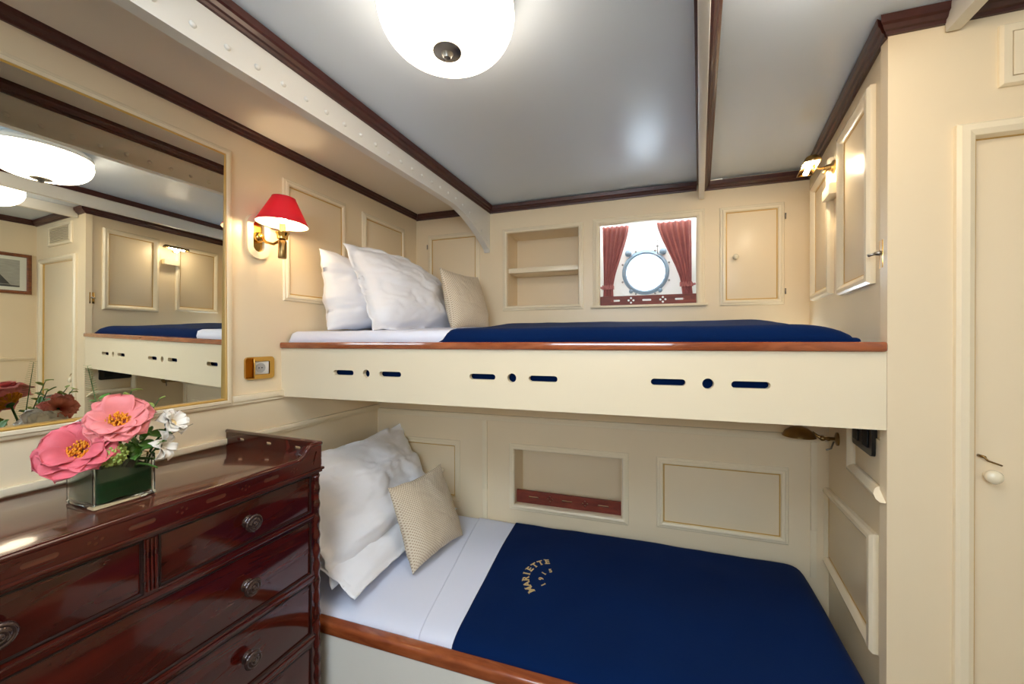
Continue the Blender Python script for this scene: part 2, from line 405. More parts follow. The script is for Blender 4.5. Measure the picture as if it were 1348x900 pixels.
curtain('left dusty red cotton curtain tied back beside the porthole', -.318, -.172, -.312, -.262, -.318, -.258, 2.14, 1.795, 1.70, -.05, 1)
curtain('right dusty red cotton curtain, the wider one, gathered beside the porthole', -.030, .146, .092, .142, .104, .150, 2.14, 1.795, 1.70, -.05, 0)
# ------------------------------------------------------------------ wall panels and cupboards
def knob_part(P, out, m, parent, r=.013, name='knob'):
    return MB().lathe(P, out, [(0, r*.55), (.006, r*.5), (.011, r*.75), (.016, r), (.022, r*1.02), (.027, r*.8), (.030, r*.3)], 20).build(name, m, parent, smooth=50)
def panel(name, fr, u0, u1, v0, v1, label, cat, knob=None, hinges=None, prof=PROF, out=None, gold=True, hang=None, skew=None, skip=()):
    f2 = fr
    if skew:   # panels whose heads and feet follow the sheer of the deck
        zb, zt = skew
        def f2(a, z, d):
            k = (a-u0)/(u1-u0); q = (z-v0)/(v1-v0)
            return fr(a, (v0+zb*k)*(1-q)+(v1+zt*k)*q, d)
    o = thing(name, label, cat)
    moulding(f2, u0, u1, v0, v1, prof, skip=skip).build('frame', M['frame'], o, smooth=30)
    i = prof[-1][0]
    if gold:
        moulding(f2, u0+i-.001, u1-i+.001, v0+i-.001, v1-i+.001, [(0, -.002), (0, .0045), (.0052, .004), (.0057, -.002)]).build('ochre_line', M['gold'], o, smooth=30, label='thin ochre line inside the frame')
    MB().box(f2, u0+i+.002, u1-i-.002, v0+i+.002, v1-i-.002, -.002, .003).build('door' if knob else 'panel_board', M['cream'], o, bevel=.001)
    if knob:
        n = (f2(knob[0], knob[1], 1)-f2(knob[0], knob[1], 0))
        knob_part(f2(knob[0], knob[1], .003), n, M['porcelain'], o)
    for h in (hinges or []):
        MB().tube([f2(h[0], h[1]-.014, .010), f2(h[0], h[1]+.014, .010)], .003, 8).build('hinge', M['steel'], o, smooth=True)
    return o
panel('wall_cupboard', FH, .267, .548, 1.672, 2.171, 'cream wall cupboard with a round knob, right of the curtained window', 'cupboard', (.335, 1.914), ((.551, 2.10), (.551, 1.735)))
panel('wall_cupboard', FH, -1.411, -1.052, 1.672, 2.173, 'cream wall cupboard behind the spotted cushion on the upper bunk', 'cupboard', (-1.095, 1.87), ((-1.414, 2.10), (-1.414, 1.735)))
panel('wall_panel', FL, 1.13, 1.475, 1.67, 2.192, 'framed cream panel on the left wall just right of the red sconce', 'panel')
panel('wall_panel', FL, 1.586, 1.943, 1.67, 2.190, 'framed cream panel on the left wall nearest the corner above the pillows', 'panel')
panel('wall_panel', FL, 1.14, 1.584, .65, .966, 'framed cream panel behind the big pillow of the lower bed', 'panel')
panel('berth_cupboard', FHL, -1.40, -.988, .655, .975, 'cream cupboard door with a knob behind the lower spotted cushion', 'cupboard', (-1.085, .815))
panel('wall_panel', FHL, -.029, .471, .667, .980, 'wide framed cream panel above the blue blanket of the lower bed', 'panel')
panel('wall_panel', FR, 1.345, 1.667, 1.655, 2.205, 'framed cream panel on the right wall nearest the door corner', 'panel', prof=PROFW)
panel('wall_panel', FR, 1.782, 2.11, 1.675, 2.19, 'framed cream panel on the right wall beside the window wall corner', 'panel', prof=PROFW)
panel('wall_panel', FR, 1.318, 1.868, .642, .969, 'framed cream panel at the foot of the lower bed', 'panel', prof=PROFW, skew=(-.028, -.056))
panel('wall_panel', FR, 1.2665, 1.54, 1.075, 1.264, 'cream panel behind the black switch box under the upper bunk', 'panel', prof=PROFW, gold=False, skip=(2, 3))
# rails and battens
def strip(name, fr, a0, a1, z0, z1, label, d=.016, kind='trim'):
    b = MB(); h = z1-z0
    b.box(fr, a0, a1, z0, z0+h*.35, -.003, d*.6); b.box(fr, a0, a1, z0+h*.35, z1, -.003, d)
    return struct(name, b, M['frame'], label, bevel=.002)
strip('trim_3', FL, .921, 1.124, 1.258, 1.292, 'cream chair rail between mirror frame and upper bunk')
strip('trim_4', FL, -1.44, 1.702, 1.112, 1.142, 'cream chair rail behind the dresser')
strip('trim_5', FHL, -1.484, .60, 1.092, 1.122, 'cream rail under the upper bunk on the hull side')
strip('trim_6', FHL, -.862, -.836, .55, 1.092, 'vertical cream batten left of the lower niche', .010)
strip('trim_7', FHL, .545, .565, .55, 1.092, 'vertical cream batten in the foot corner of the lower berth', .010)
strip('trim_8', FE, -1.44, 1.318, 1.27, 1.295, 'cream chair rail on the end wall seen in the mirror')
# crown mouldings
CP = [(0, 2.280), (.008, 2.280), (.010, 2.287), (.016, 2.289), (.020, 2.298), (.026, 2.302), (.028, CZ+.002), (0, CZ+.002)]
def crown(name, fr, a0, a1, label, e0=0, e1=0, z=0):
    vs = []
    for a, e in ((a0, e0), (a1, e1)):
        for d, h in CP: vs.append(fr(a+e*d, h+z, d))
    n = len(CP); fs = [(i, (i+1) % n, n+(i+1) % n, n+i) for i in range(n)]+[tuple(range(n))[::-1], tuple(range(n, 2*n))]
    return struct(name, MB().add(vs, fs), M['crown'], label)
crown('trim_9', FL, -1.44, 2.07, 'dark mahogany crown moulding on the left wall', 0, -1, .003)
crown('trim_10', FH, -1.5, XB-.018, 'dark mahogany crown moulding left of the riveted beam', 1, 0, -.002)
crown('trim_11', FH, XB, .158, 'dark mahogany crown moulding above shelf and window', 1, 0, -.008)
crown('trim_12', FH, .185, .652, 'dark mahogany crown moulding above the right cupboard', 0, -1, -.014)
crown('trim_13', FR, BY, 2.218, 'dark mahogany crown moulding along the right wall', -1, -1, -.008)
crown('trim_14', FB, BX, 1.441, 'dark mahogany crown moulding above the narrow door', -1, -1, -.004)
crown('trim_15', FE, -1.44, 1.33, 'dark mahogany crown moulding on the end wall', 0, -1)
FX = lambda a, z, d: Vector((XB+d, a, z))
crown('trim_16', FX, -1.44, 2.106, 'dark mahogany crown moulding on the riveted beam', 0, -1, -.006)
FX3 = lambda a, z, d: Vector((XB-.018-d, a, z))
crown('trim_18', FX3, -1.44, 2.09, 'dark mahogany crown moulding on the left side of the riveted beam', 0, -1, -.002)
FX2 = lambda a, z, d: Vector((XB2(a)+.030+d, a, z))
crown('trim_17', FX2, -1.44, 2.186, 'dark mahogany crown moulding right of the narrow beam', 0, -1, -.012)
# ------------------------------------------------------------------ beams
bt = thing('deck_beam', 'white riveted deck beam ending in a bracket above the pillows', 'beam')
def zb(y):
    k = max(0, (y-1.66)/.46); return 2.176+.010*min(1, (y+1)/2)+.012*max(0, min(1, (y-.6)))-(.16*k**1.7 if k > 0 else 0)
ys = [-1.44+.12*i for i in range(26)]+[1.66+.022*i for i in range(1, 21)]
ys = [y for y in ys if y < 2.105]+[2.105]
b = MB(); vs = []
for y in ys:
    z = zb(y); vs += [(XB, y, z), (XB, y, CZ+.001), (XB-.018, y, CZ+.001), (XB-.018, y, z)]
fs = [(4*i+j, 4*i+(j+1) % 4, 4*i+4+(j+1) % 4, 4*i+4+j) for i in range(len(ys)-1) for j in range(4)]+[(0, 1, 2, 3), tuple(4*(len(ys)-1)+j for j in (3, 2, 1, 0))]
b.add(vs, fs); b.build('web', M['white'], bt, smooth=30)
# lower flange following the web
b = MB(); vs = []
yk = 2.106
for y in ys:
    z = zb(y); vs += [(XB+.001, y, z-.006), (XB+.001, y, z+.001), (XB-.034, y, z+.001), (XB-.034, y, z-.006)]
b.add(vs, fs); b.build('flange', M['white'], bt, smooth=30)
# bracket toe on the wall
b = MB(); zt_ = zb(2.105)
b.hexa([FH(XB-.034, 2.035, 0), FH(XB+.001, 2.035, 0), FH(XB+.001, 2.035, .012), FH(XB-.034, 2.035, .012), FH(XB-.034, zt_+.02, -.0), FH(XB+.001, zt_+.02, 0), FH(XB+.001, zt_+.02, .03), FH(XB-.034, zt_+.02, .03)])
b.build('bracket_toe', M['white'], bt, bevel=.002)
for k in range(36):
    y = -.42+.073*k
    if y > 2.09: break
    z = zb(y)+(.030 if y < 1.7 else .032)
    MB().lathe((XB-.001, y, z), (1, 0, 0), [(0, .0075), (.003, .0075), (.006, .005), (.0072, .001)], 12).build('rivet', M['white'], bt, smooth=50)
    MB().lathe((XB-.017, y, z), (-1, 0, 0), [(0, .0075), (.003, .0075), (.006, .005), (.0072, .001)], 12).build('rivet', M['white'], bt, smooth=50)
bt = thing('deck_beam', 'narrow white deck beam ending above the curtained window', 'beam')
ye = 2.150
def b2(name, z0, z1, dx0, dx1, m, y1):
    b = MB(); b.hexa([(XB2(-1.4)+dx0, -1.4, z0), (XB2(-1.4)+dx1, -1.4, z0), (XB2(y1)+dx1, y1, z0), (XB2(y1)+dx0, y1, z0), (XB2(-1.4)+dx0, -1.4, z1), (XB2(-1.4)+dx1, -1.4, z1), (XB2(y1)+dx1, y1, z1), (XB2(y1)+dx0, y1, z1)])
    return b.build(name, m, bt, bevel=.004)
b2('web', 2.222, CZ, .004, .030, M['white'], 2.178)
MB().hexa([(XB2(-1.4)-.004, -1.4, CZ-.03), (XB2(-1.4)+.004, -1.4, CZ-.03), (XB2(2.14)+.004, 2.14, CZ-.03), (XB2(2.14)-.004, 2.14, CZ-.03), (XB2(-1.4)-.004, -1.4, CZ-.0005), (XB2(-1.4)+.004, -1.4, CZ-.0005), (XB2(2.14)+.004, 2.14, CZ-.0005), (XB2(2.14)-.004, 2.14, CZ-.0005)]).build('dark_edge', M['crown'], bt, label='thin dark strip along the beam')
bt = thing('deck_beam', 'short white deck beam ending above the narrow door', 'beam')
MB().wbox(.645, .675, -1.4, 1.268, 2.255, CZ-.0005).build('web', M['white'], bt, bevel=.004)

# ------------------------------------------------------------------ cross wall door, grille, picture, switch
d = thing('door_1', 'narrow cream door right of the bunks with hook and round knob', 'door'); d['kind'] = 'structure'
MB().box(FB, DO[0]+.004, DO[1]-.004, DO[2]+.004, DO[3]-.004, -.026, -.006).build('door_leaf', M['cream'], d, bevel=.002)
moulding(FB, .664, 1.338, .03, 2.022, [(0, -.002), (0, .010), (.006, .017), (.02, .019), (.032, .014), (.036, .004), (.038, -.02)]).build('frame', M['frame'], d, smooth=30)
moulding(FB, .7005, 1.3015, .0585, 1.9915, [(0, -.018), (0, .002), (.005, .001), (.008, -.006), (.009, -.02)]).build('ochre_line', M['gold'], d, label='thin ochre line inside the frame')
knob_part(FB(.732, 1.170, -.006), -NX, M['porcelain'], d, .016)
hkm = MB(); hkm.tube([FB(.716, 1.216, -.008), FB(.716, 1.216, .012)], .0035, 8); hkm.tube([FB(.716, 1.216, .010), FB(.722, 1.208, .012), FB(.748, 1.198, .010)], .0022, 8)
hkm.build('hook_latch', M['brassold'], d, smooth=True)
g = thing('air_vent', 'square cream louvred air vent above the narrow door', 'vent')
GV = (.744, .885, 2.10, 2.246)
moulding(FB, GV[0]-.0, 1.17, GV[2], GV[3], [(0, -.001), (0, .006), (.004, .012), (.014, .012), (.02, .010), (.022, -.001)]).build('frame', M['frame'], g, smooth=30)
MB().box(FB, .766, 1.148, 2.122, 2.224, -.001, .0035).build('backing', M['slot_dark'], g)
MB().box(FB, .766, .790, 2.122, 2.224, -.001, .0105).build('side_plate', M['frame'], g)
for k in range(10):
    z = 2.123+k*.0104
    MB().box(FB, 0.790, 1.146, z, z+.0052, .002, .0105).build('slat', M['frame'], g)
p = thing('framed_picture', 'wood framed grey photograph of a sailing yacht seen in the mirror', 'picture')
PY0, PY1, PZ0, PZ1 = .84, 1.300, 1.762, 2.055
FW = [(0, 0), (0, .014), (.006, .018), (.018, .016), (.023, .010), (.023, 0)]
moulding(FE, PY0, PY1, PZ0, PZ1, FW).build('frame', M['walnut'], p, smooth=30)
MB().box(FE, PY0+.022, PY1-.022, PZ0+.022, PZ1-.022, .001, .006).build('mount', M['mat_board'], p)
MB().box(FE, PY0+.07, PY1-.055, PZ0+.048, PZ1-.048, .006, .0066).build('photograph', M['print'], p)
b = MB(); b.box(FE, PY0+.071, PY1-.056, PZ0+.049, PZ0+.060, .0066, .0069, 0)
b.add([FE(PY1-.10, PZ0+.066, .007), FE(PY1-.215, PZ1-.056, .007), FE(PY1-.225, PZ0+.066, .007)], [(0, 1, 2)], 1)
b.add([FE(PY1-.24, PZ0+.066, .007), FE(PY1-.235, PZ1-.060, .007), FE(PY1-.34, PZ0+.066, .007)], [(0, 1, 2)], 1)
b.add([FE(PY1-.09, PZ0+.063, .007), FE(PY1-.36, PZ0+.063, .007), FE(PY1-.35, PZ0+.054, .007), FE(PY1-.12, PZ0+.054, .007)], [(0, 1, 2, 3)], 0)
b.build('yacht_image', [M['seaprint'], M['sail']], p, label='dark grey sails and hull')
s = thing('toggle_switch', 'small brass toggle switch plate on the right wall by the bunk end', 'switch')
MB().box(FR, 1.281, 1.307, 1.688, 1.762, 0, .004).build('plate', M['brass'], s, bevel=.0015)
MB().lathe(FR(1.294, 1.728, .004), RN, [(0, .007), (.006, .006), (.012, .004)], 16).tube([FR(1.294, 1.728, .01), FR(1.294, 1.724, .030)], [.003, .0042], 10).build('lever', M['steel'], s, smooth=True)
s = thing('switch_box', 'black switch box on the right wall under the upper bunk', 'switch')
plate('cover', FR, rrect(1.33, 1.505, 1.176, 1.258, .01), [], 0, .012, M['black'], s)
for a in (1.375, 1.46):
    MB().box(FR, a-.022, a+.022, 1.195, 1.245, .012, .016).build('rocker', M['slot_dark'], s, bevel=.002)

# ------------------------------------------------------------------ mirror
mi = thing('wall_mirror', 'large rectangular mirror in a gilt edged cream frame above the dresser', 'mirror')
tau = .015
MY0, MY1, MZ0, MZ1 = -.32, .893, 1.288, 2.176
def mx(z): return .005+(z-MZ0)*tau
b = MB(); vs = []
for y, z in ((MY0, MZ0), (MY1, MZ0), (MY1, MZ1), (MY0, MZ1)): vs.append(FL(y, z, mx(z)))
for y, z in ((MY0, MZ0), (MY1, MZ0), (MY1, MZ1), (MY0, MZ1)): vs.append(FL(y, z, mx(z)-.004))
b.hexa([vs[4], vs[5], vs[6], vs[7], vs[0], vs[1], vs[2], vs[3]]); b.build('mirror_glass', M['mirror'], mi)
moulding(FL, MY0-.03, .922, 1.258, 2.205, [(0, -.001), (0, .010), (.005, .014), (.010, .015), (.013, .020), (.0215, .021), (.024, .019), (.024, .001)]).build('frame', M['frame'], mi, smooth=30)
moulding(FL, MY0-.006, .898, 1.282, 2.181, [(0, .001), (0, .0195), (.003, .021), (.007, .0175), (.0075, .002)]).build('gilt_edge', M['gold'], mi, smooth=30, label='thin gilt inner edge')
# ------------------------------------------------------------------ brass socket
s = thing('wall_socket', 'brass framed white power socket with its lid open below the sconce', 'socket')
plate('plate', FL, rrect(.969, 1.085, 1.348, 1.436, .014), [rect(1.006, 1.066, 1.366, 1.418)], 0, .010, M['brass'], s)
MB().box(FL, 1.008, 1.064, 1.367, 1.417, .0005, .006).build('socket_face', M['plastic'], s, bevel=.001)
b = MB(); b.lathe(FL(1.030, 1.392, .006), (1, 0, 0), [(0, .019), (.0015, .019), (.0016, .016), (.0004, .015)], 28)
b.build('socket_ring', mat('socket_grey', (186, 186, 186), .4), s, smooth=40)  # flat grey ring on the white face
for dy in (-.006, .006): MB().lathe(FL(1.029+dy, 1.392, .0064), (1, 0, 0), [(0, .0024), (.0014, .0024)], 10).build('pin_hole', M['black'], s)
b = MB(); b.grid(lambda u, v: FL(.998-.020*u, 1.352+.080*v, .010+.034*u*(1-.12*abs(2*v-1)**3)), 8, 10)
so = b.build('lid', M['brass'], s, smooth=True, recalc=False); q = so.modifiers.new('s', 'SOLIDIFY'); q.thickness = .004

# ------------------------------------------------------------------ sconce
s = thing('wall_sconce', 'brass gimbal wall sconce with a red shade beside the mirror', 'lamp')
cy, cz = 1.020, 1.912
plate('back_plate', FL, slot(0, 0, .172, .088, 16) if 0 else [(cy+v, cz+u) for u, v in slot(0, 0, .176, .090, 16)], [[(cy+v, cz+u) for u, v in slot(0, 0, .122, .044, 14)]], 0, .016, M['frame'], s)
plate('brass_plate', FL, [(cy+v, cz+u) for u, v in slot(0, 0, .124, .046, 14)], [], 0, .004, M['brass'], s)
MB().ball(FL(cy, cz-.004, .014), .021, 20).build('boss', M['brass'], s, smooth=True)
SX, SY = -1.385, 1.045
arm = MB(); arm.tube([FL(cy, cz-.004, .03), FL(cy, cz-.026, .055), FL(cy+.012, cz-.034, .082), FL(cy+.022, cz-.02, .104), (SX, SY, cz-.008)], .0055, 12); arm.build('arm', M['brass'], s, smooth=True)
gm = MB(); gm.lathe((SX, SY, cz-.018), (0, 0, 1), [(0, .012), (.004, .019), (.020, .020), (.026, .024), (.030, .024), (.033, .012)], 24); gm.build('cup', M['brass'], s, smooth=40)
MB().lathe((SX-.002, SY, 1.822), (.03, 0, 1), [(0, .0135), (.003, .015), (.066, .015), (.070, .012)], 24).build('weight', M['brassold'], s, smooth=40)
MB().lathe((SX, SY, cz+.014), (0, 0, 1), [(0, .0105), (.030, .0105)], 16).build('candle_tube', M['candle'], s, smooth=40)
ax = Vector((.04, .03, 1)).normalized(); sb = Vector((SX, SY, 1.955))
MB().lathe(sb, ax, [(0, .090), (.004, .0895), (.100, .042), (.104, .0415)], 40, cap=False).build('lamp_shade', M['shade'], s, smooth=40, label='red conical shade, white inside')
MB().ball(sb+Vector((0, 0, .024)), .014, 16, (1, 1, 1.5)).build('bulb', M['bulb'], s, smooth=True)
def lamp_light(name, loc, power, col, r, parent, kind='POINT', **k):
    l = bpy.data.lights.new(name, kind); l.energy = power; l.color = col
    if kind != 'AREA': l.shadow_soft_size = r
    for a, v in k.items(): setattr(l, a, v)
    o = bpy.data.objects.new(name, l); COL.objects.link(o); o.location = loc; o.parent = parent; ALL.append(o); return o
lamp_light('sconce_light', sb+Vector((0, 0, .004)), 2.5, (1, .78, .50), .02, s)
# ------------------------------------------------------------------ ceiling lamps
def globe(label, x, y):
    t = thing('ceiling_lamp', label, 'lamp', 'opal glass ceiling lamps')
    z = 2.165
    MB().lathe((x, y, CZ), (0, 0, -1), [(0, .125), (.012, .138), (.022, .152), (.030, .156), (.040, .154)], 56).build('ceiling_ring', M['white'], t, smooth=40)
    prof = [(CZ-.038, .154)]+[(2.262-.090*math.sin(a)**.95, .157*math.cos(a)**.62) for a in [PI/2*k/16 for k in range(1, 16)]]+[(2.1715, .004)]
    MB().lathe((x, y, 0), (0, 0, 1), prof, 56).build('glass_bowl', M['globe'], t, smooth=True)
    MB().lathe((x, y, 2.176), (0, 0, -1), [(0, .026), (.003, .033), (.006, .033), (.009, .025), (.010, .014), (.014, .011), (.020, .0085), (.023, .002)], 28).build('finial', M['steel'], t, smooth=40)
    return t
globe('round opal glass ceiling lamp with metal finial, the one hanging in view', -.467, .766)
globe('second opal glass ceiling lamp, seen only at the left edge of the mirror', .355, .80)
# ------------------------------------------------------------------ reading lamps on the right wall
def reading(label, yc, zc, lit, red=0):
    t = thing('reading_lamp', label, 'lamp')
    MB().box(FR, yc-.055, yc+.050, zc-.125, zc-.085, 0, .034).build('wall_box', M['frame'], t, bevel=.004)
    MB().lathe(FR(yc+.03, zc, 0), RN, [(0, .024), (.006, .024), (.010, .014), (.03, .008)], 24).build('wall_plate', M['brassold'], t, smooth=40)
    MB().tube([FR(yc+.03, zc, .02), FR(yc+.03, zc+.002, .045), FR(yc, zc+.004, .075)], .005, 10).tube([FR(yc+.03, zc, .02), FR(yc+.03, zc-.02, .034)], .0045, 8).build('arm', M['brassold'], t, smooth=True)
    # half-cylinder hood, open below
    def hood(u, v):
        a = PI*(.02+.96*v); r = .021
        return FR(yc-.085+.15*u, zc-.008+r*math.sin(a), .085+r*math.cos(a)*1.15)
    h = MB().grid(hood, 6, 20)
    for e in (0, 1):
        ring = [hood(e, k/20) for k in range(21)]; h.add(ring, [tuple(range(21))])
    ho = h.build('hood', M['brassold'], t, smooth=40, recalc=False); q = ho.modifiers.new('s', 'SOLIDIFY'); q.thickness = .0018
    MB().tube([FR(yc-.06, zc-.004, .085), FR(yc+.045, zc-.004, .085)], .008, 12).build('bulb', M['halogen'] if lit else M['plastic'], t, smooth=True)
    if lit: lamp_light('reading_light', FR(yc-.01, zc-.018, .085), 1.4, (1, .86, .66), .015, t)
    return t
reading('lit brass reading lamp high on the right wall over the upper bunk', 1.745, 2.150, True)
t = thing('reading_lamp', 'unlit brass reading lamp under the upper bunk by the foot corner', 'lamp')
LC = FR(1.72, 1.136, .115)
MB().lathe(LC+Vector((0, 0, .034)), (0, 0, -1), [(0, .012), (.004, .026), (.018, .044), (.034, .052), (.037, .053)], 32, cap=False).build('hood', M['brassold'], t, smooth=40)
MB().ball(LC+Vector((0, 0, .012)), .014, 14).build('bulb', M['plastic'], t, smooth=True)
MB().tube([FR(1.72, 1.136, 0), FR(1.72, 1.134, .05), FR(1.72, 1.153, .075)], [.006, .006, .005], 10).ball(FR(1.72, 1.134, .045), .010, 12).ball(FR(1.72, 1.134, .028), .008, 12).build('arm', M['brassold'], t, smooth=True)
MB().lathe(FR(1.72, 1.136, 0), RN, [(0, .024), (.005, .024), (.009, .012)], 24).build('wall_plate', M['brassold'], t, smooth=40)
MB().tube([FR(1.72, 1.126, .012), FR(1.72, 1.099, .020), FR(1.71, 1.095, .035)], .003, 8).build('lever', M['steel'], t, smooth=True)

# ------------------------------------------------------------------ upper bunk
ub = thing('upper_bunk', 'cream upper bunk with slotted front board and varnished rail', 'bunk')
holes = []
for c in (-1.070, -.478, .121):
    w_ = .097
    holes += [disc(c, 1.3715, .0155, 24), slot(c-.108, 1.3725, w_, .020), slot(c+.108, 1.3715, w_, .020)]
plate('front_board', FB, rect(-1.499, .5345, 1.265, 1.468), holes, -.018, 0, M['frame'], ub)
b = MB(); b.box(FB, -1.4985, .534, 1.467, 1.4935, -.026, .010); b.build('rail', M['rail'], ub, bevel=.008, segs=3)
b = MB(); b.hexa([FB(-1.499, 1.266, -.018), FB(.534, 1.266, -.018), FH(.65, 1.266, .002), FH(-1.499, 1.266, .002), FB(-1.499, 1.28, -.018), FB(.534, 1.28, -.018), FH(.65, 1.28, .002), FH(-1.499, 1.28, .002)])
b.build('bed_base', M['cream'], ub)
# mattress seen through the slots
def slab(X0, X1, F0, d0, F1, d1, z0, z1, nx, name, m, parent=None, bev=.03):
    b = MB(); b.hexa([F0(X0, z0, d0), F0(X1, z0, d0), F1(X1, z0, d1), F1(X0, z0, d1), F0(X0, z1, d0), F0(X1, z1, d0), F1(X1, z1, d1), F1(X0, z1, d1)])
    return b.build(name, m, parent, bevel=bev, segs=4)
tag(slab(-1.46, .50, FB, -.032, FH, .03, 1.2815, 1.505, 0, 'mattress', M['navy'], bev=.015), 'navy mattress inside the upper bunk seen through the slots', 'mattress')
def ss(a, b, x):
    t = max(0, min(1, (x-a)/(b-a))); return t*t*(3-2*t)
def cover(name, m, X0, X1, F0, d0, F1, d1, zf, zb_, zlow, label, cat, end0, end1, rside, nx=90, ny=50, thick=.006, wr=.004, seed=0, xfun=None):
    def fn(u, v):
        X = X0+(X1-X0)*u
        if xfun: X = xfun(u, v)
        p0 = F0(X, 0, d0); p1 = F1(X, 0, d1)
        # the cloth runs down at its edges
        P = p0.lerp(p1, v)
        L = (p1-p0).length
        ef = min(1, (v*L)/rside); eb = min(1, ((1-v)*L)/.05)
        z = zf+(zb_-zf)*ss(0, .8, v)
        e = 1-(1-ef)**2.4; z = zlow+(z-zlow)*math.sqrt(max(0, e))
        z -= .03*(1-eb)**2
        if end1: 
            k = max(0, 1-(X1-X)/end1); z = zlow+(z-zlow)*math.sqrt(max(0, 1-k**2.6))
        if end0:
            k = max(0, 1-(X-X0)/end0); z = zlow+(z-zlow)*math.sqrt(max(0, 1-k**2.6))
        q = Vector((P.x*3+seed, P.y*3, seed)); z += wr*noise.noise(q*1.0)+wr*.45*noise.noise(q*3.1)
        return Vector((P.x, P.y, z))
    o = MB().grid(fn, nx, ny).build(name, m, smooth=True, recalc=False)
    q = o.modifiers.new('s', 'SOLIDIFY'); q.thickness = thick; q.offset = 1
    return tag(o, label, cat)
cover('bed_sheet', M['sheet'], -1.485, -.72, FB, -.027, FH, .01, 1.535, 1.565, 1.487, 'white sheet of the upper bunk under its pillows', 'sheet', 0, 0, .05, seed=3)
cover('blanket', M['navy'], -.765, .485, FB, -.027, FH, .012, 1.536, 1.580, 1.487, 'navy blue blanket spread on the upper bunk', 'blanket', .05, .16, .06, seed=9, thick=.008)

# ------------------------------------------------------------------ lower bunk
lb = thing('lower_bunk', 'cream lower bunk with varnished rounded front rail', 'bunk')
plate('front_board', FBL, rect(-1.499, .534, .0, .512), [], -.02, 0, mat('bunk_front_white', (236, 232, 222), .3), lb)
MB().box(FBL, -1.4985, .5335, .511, .551, -.036, .005).build('rail', M['rail'], lb, bevel=.012, segs=4)
MB().box(FBL, .535, .548, 0, .551, -.19, 0).build('end_board', M['frame'], lb)
tag(slab(-1.48, .515, FBL, -.035, FHL, .012, .30, .535, 0, 'mattress', M['sheet'], bev=.02), 'white mattress of the lower bunk under sheet and blanket', 'mattress')
XE = lambda v: -.632-.045*(v) if 0 else -.604+(-.672+.604)*v
def xs(u, v): e = XE(v)-.0; return -1.49+(e+1.49)*u
cover('bed_sheet', M['sheet'], -1.49, -.60, FBL, -.033, FHL, .004, .562, .592, .536, 'white sheet of the lower bed under the big pillows', 'sheet', 0, 0, .10, seed=5, wr=.006, xfun=xs)
def xf(u, v): a = -.722+(-.868+.722)*v; e = XE(v)+.02; return a+(e-a)*u
cover('folded_sheet', M['sheet'], -.87, -.58, FBL, -.033, FHL, .004, .567, .597, .541, 'white turned down sheet band along the blue blanket edge', 'sheet', 0, 0, .10, seed=5, wr=.006, xfun=xf, nx=24)
def xbn(u, v): a = XE(v); return a+(.512-a)*u
def zbl(X, v):
    return 0
BLK = cover('blanket', M['navy'], -.63, .512, FBL, -.034, FHL, .004, .570, .602, .540, 'navy blue blanket with gold embroidered name on the lower bed', 'blanket', 0, .07, .10, seed=5, wr=.006, xfun=xbn, nx=130, ny=90, thick=.008)
# embroidery on the blanket
bvh_z = {}
def blz(x, y):
    X = x; p0 = FBL(X, 0, -.034); p1 = FHL(X, 0, .004); v = (y-p0.y)/(p1.y-p0.y)
    z = .570+.032*ss(0, .8, v); q = Vector((x*3+5, y*3, 5)); z += .006*noise.noise(q)+.0027*noise.noise(q*3.1)
    return z+.0086
def letters(txt, cx, cy, r, a0, a1, size, mb):
    n = len(txt)
    for i, ch_ in enumerate(txt):
        fc = bpy.data.curves.new('t', 'FONT'); fc.body = ch_; fc.size = size; fc.align_x = 'CENTER'; fc.extrude = .0008; fc.offset = size*.018
        o = bpy.data.objects.new('t', fc); COL.objects.link(o); bpy.context.view_layer.update()
        me = bpy.data.meshes.new_from_object(o.evaluated_get(bpy.context.evaluated_depsgraph_get()))
        bpy.data.objects.remove(o); bpy.data.curves.remove(fc)
        a = a0+(a1-a0)*i/(n-1)                 # angle; outward = up of the letter
        up = Vector((math.cos(a), math.sin(a), 0)); rt = Vector((up.y, -up.x, 0))
        o_ = Vector((cx, cy, 0))+up*r
        vs = []
        for v in me.vertices:
            p = o_+rt*v.co.x*1.05+up*v.co.y; vs.append((p.x, p.y, blz(p.x, p.y)+v.co.z))
        # slab serifs so the capitals read like stitched roman letters
        mb.add(vs, [tuple(p.vertices) for p in me.polygons]); bpy.data.meshes.remove(me)
        if ch_ in 'MARITE1':
            ser = {'M': (-.30, .30), 'A': (-.30, .30), 'R': (-.22, .26), 'I': (0,), 'T': (0,), 'E': (-.2,), '1': (.03,)}[ch_]
            for sx in ser:
                for hh in ((0,) if ch_ in 'AT1' else (0, .69)):
                    if ch_ == 'R' and hh and sx > 0: continue
                    c = [(sx-.11, hh), (sx+.11, hh), (sx+.11, hh+.055), (sx-.11, hh+.055)]; vv = []
                    for dz in (-.0008, .0008):
                        for a_, b_ in c:
                            p = o_+rt*a_*size*1.05+up*b_*size; vv.append((p.x, p.y, blz(p.x, p.y)+dz))
                    mb.hexa(vv)
emb = MB()
CX_, CY_ = -.388, 1.375
letters('MARIETTE', CX_, CY_, .088, math.radians(232), math.radians(118), .036, emb)
letters('1915', CX_+.006, CY_, .040, math.radians(232), math.radians(122), .026, emb)
emb.build('embroidery', M['gold_thread'], BLK, recalc=False, label='gold stitched lettering')

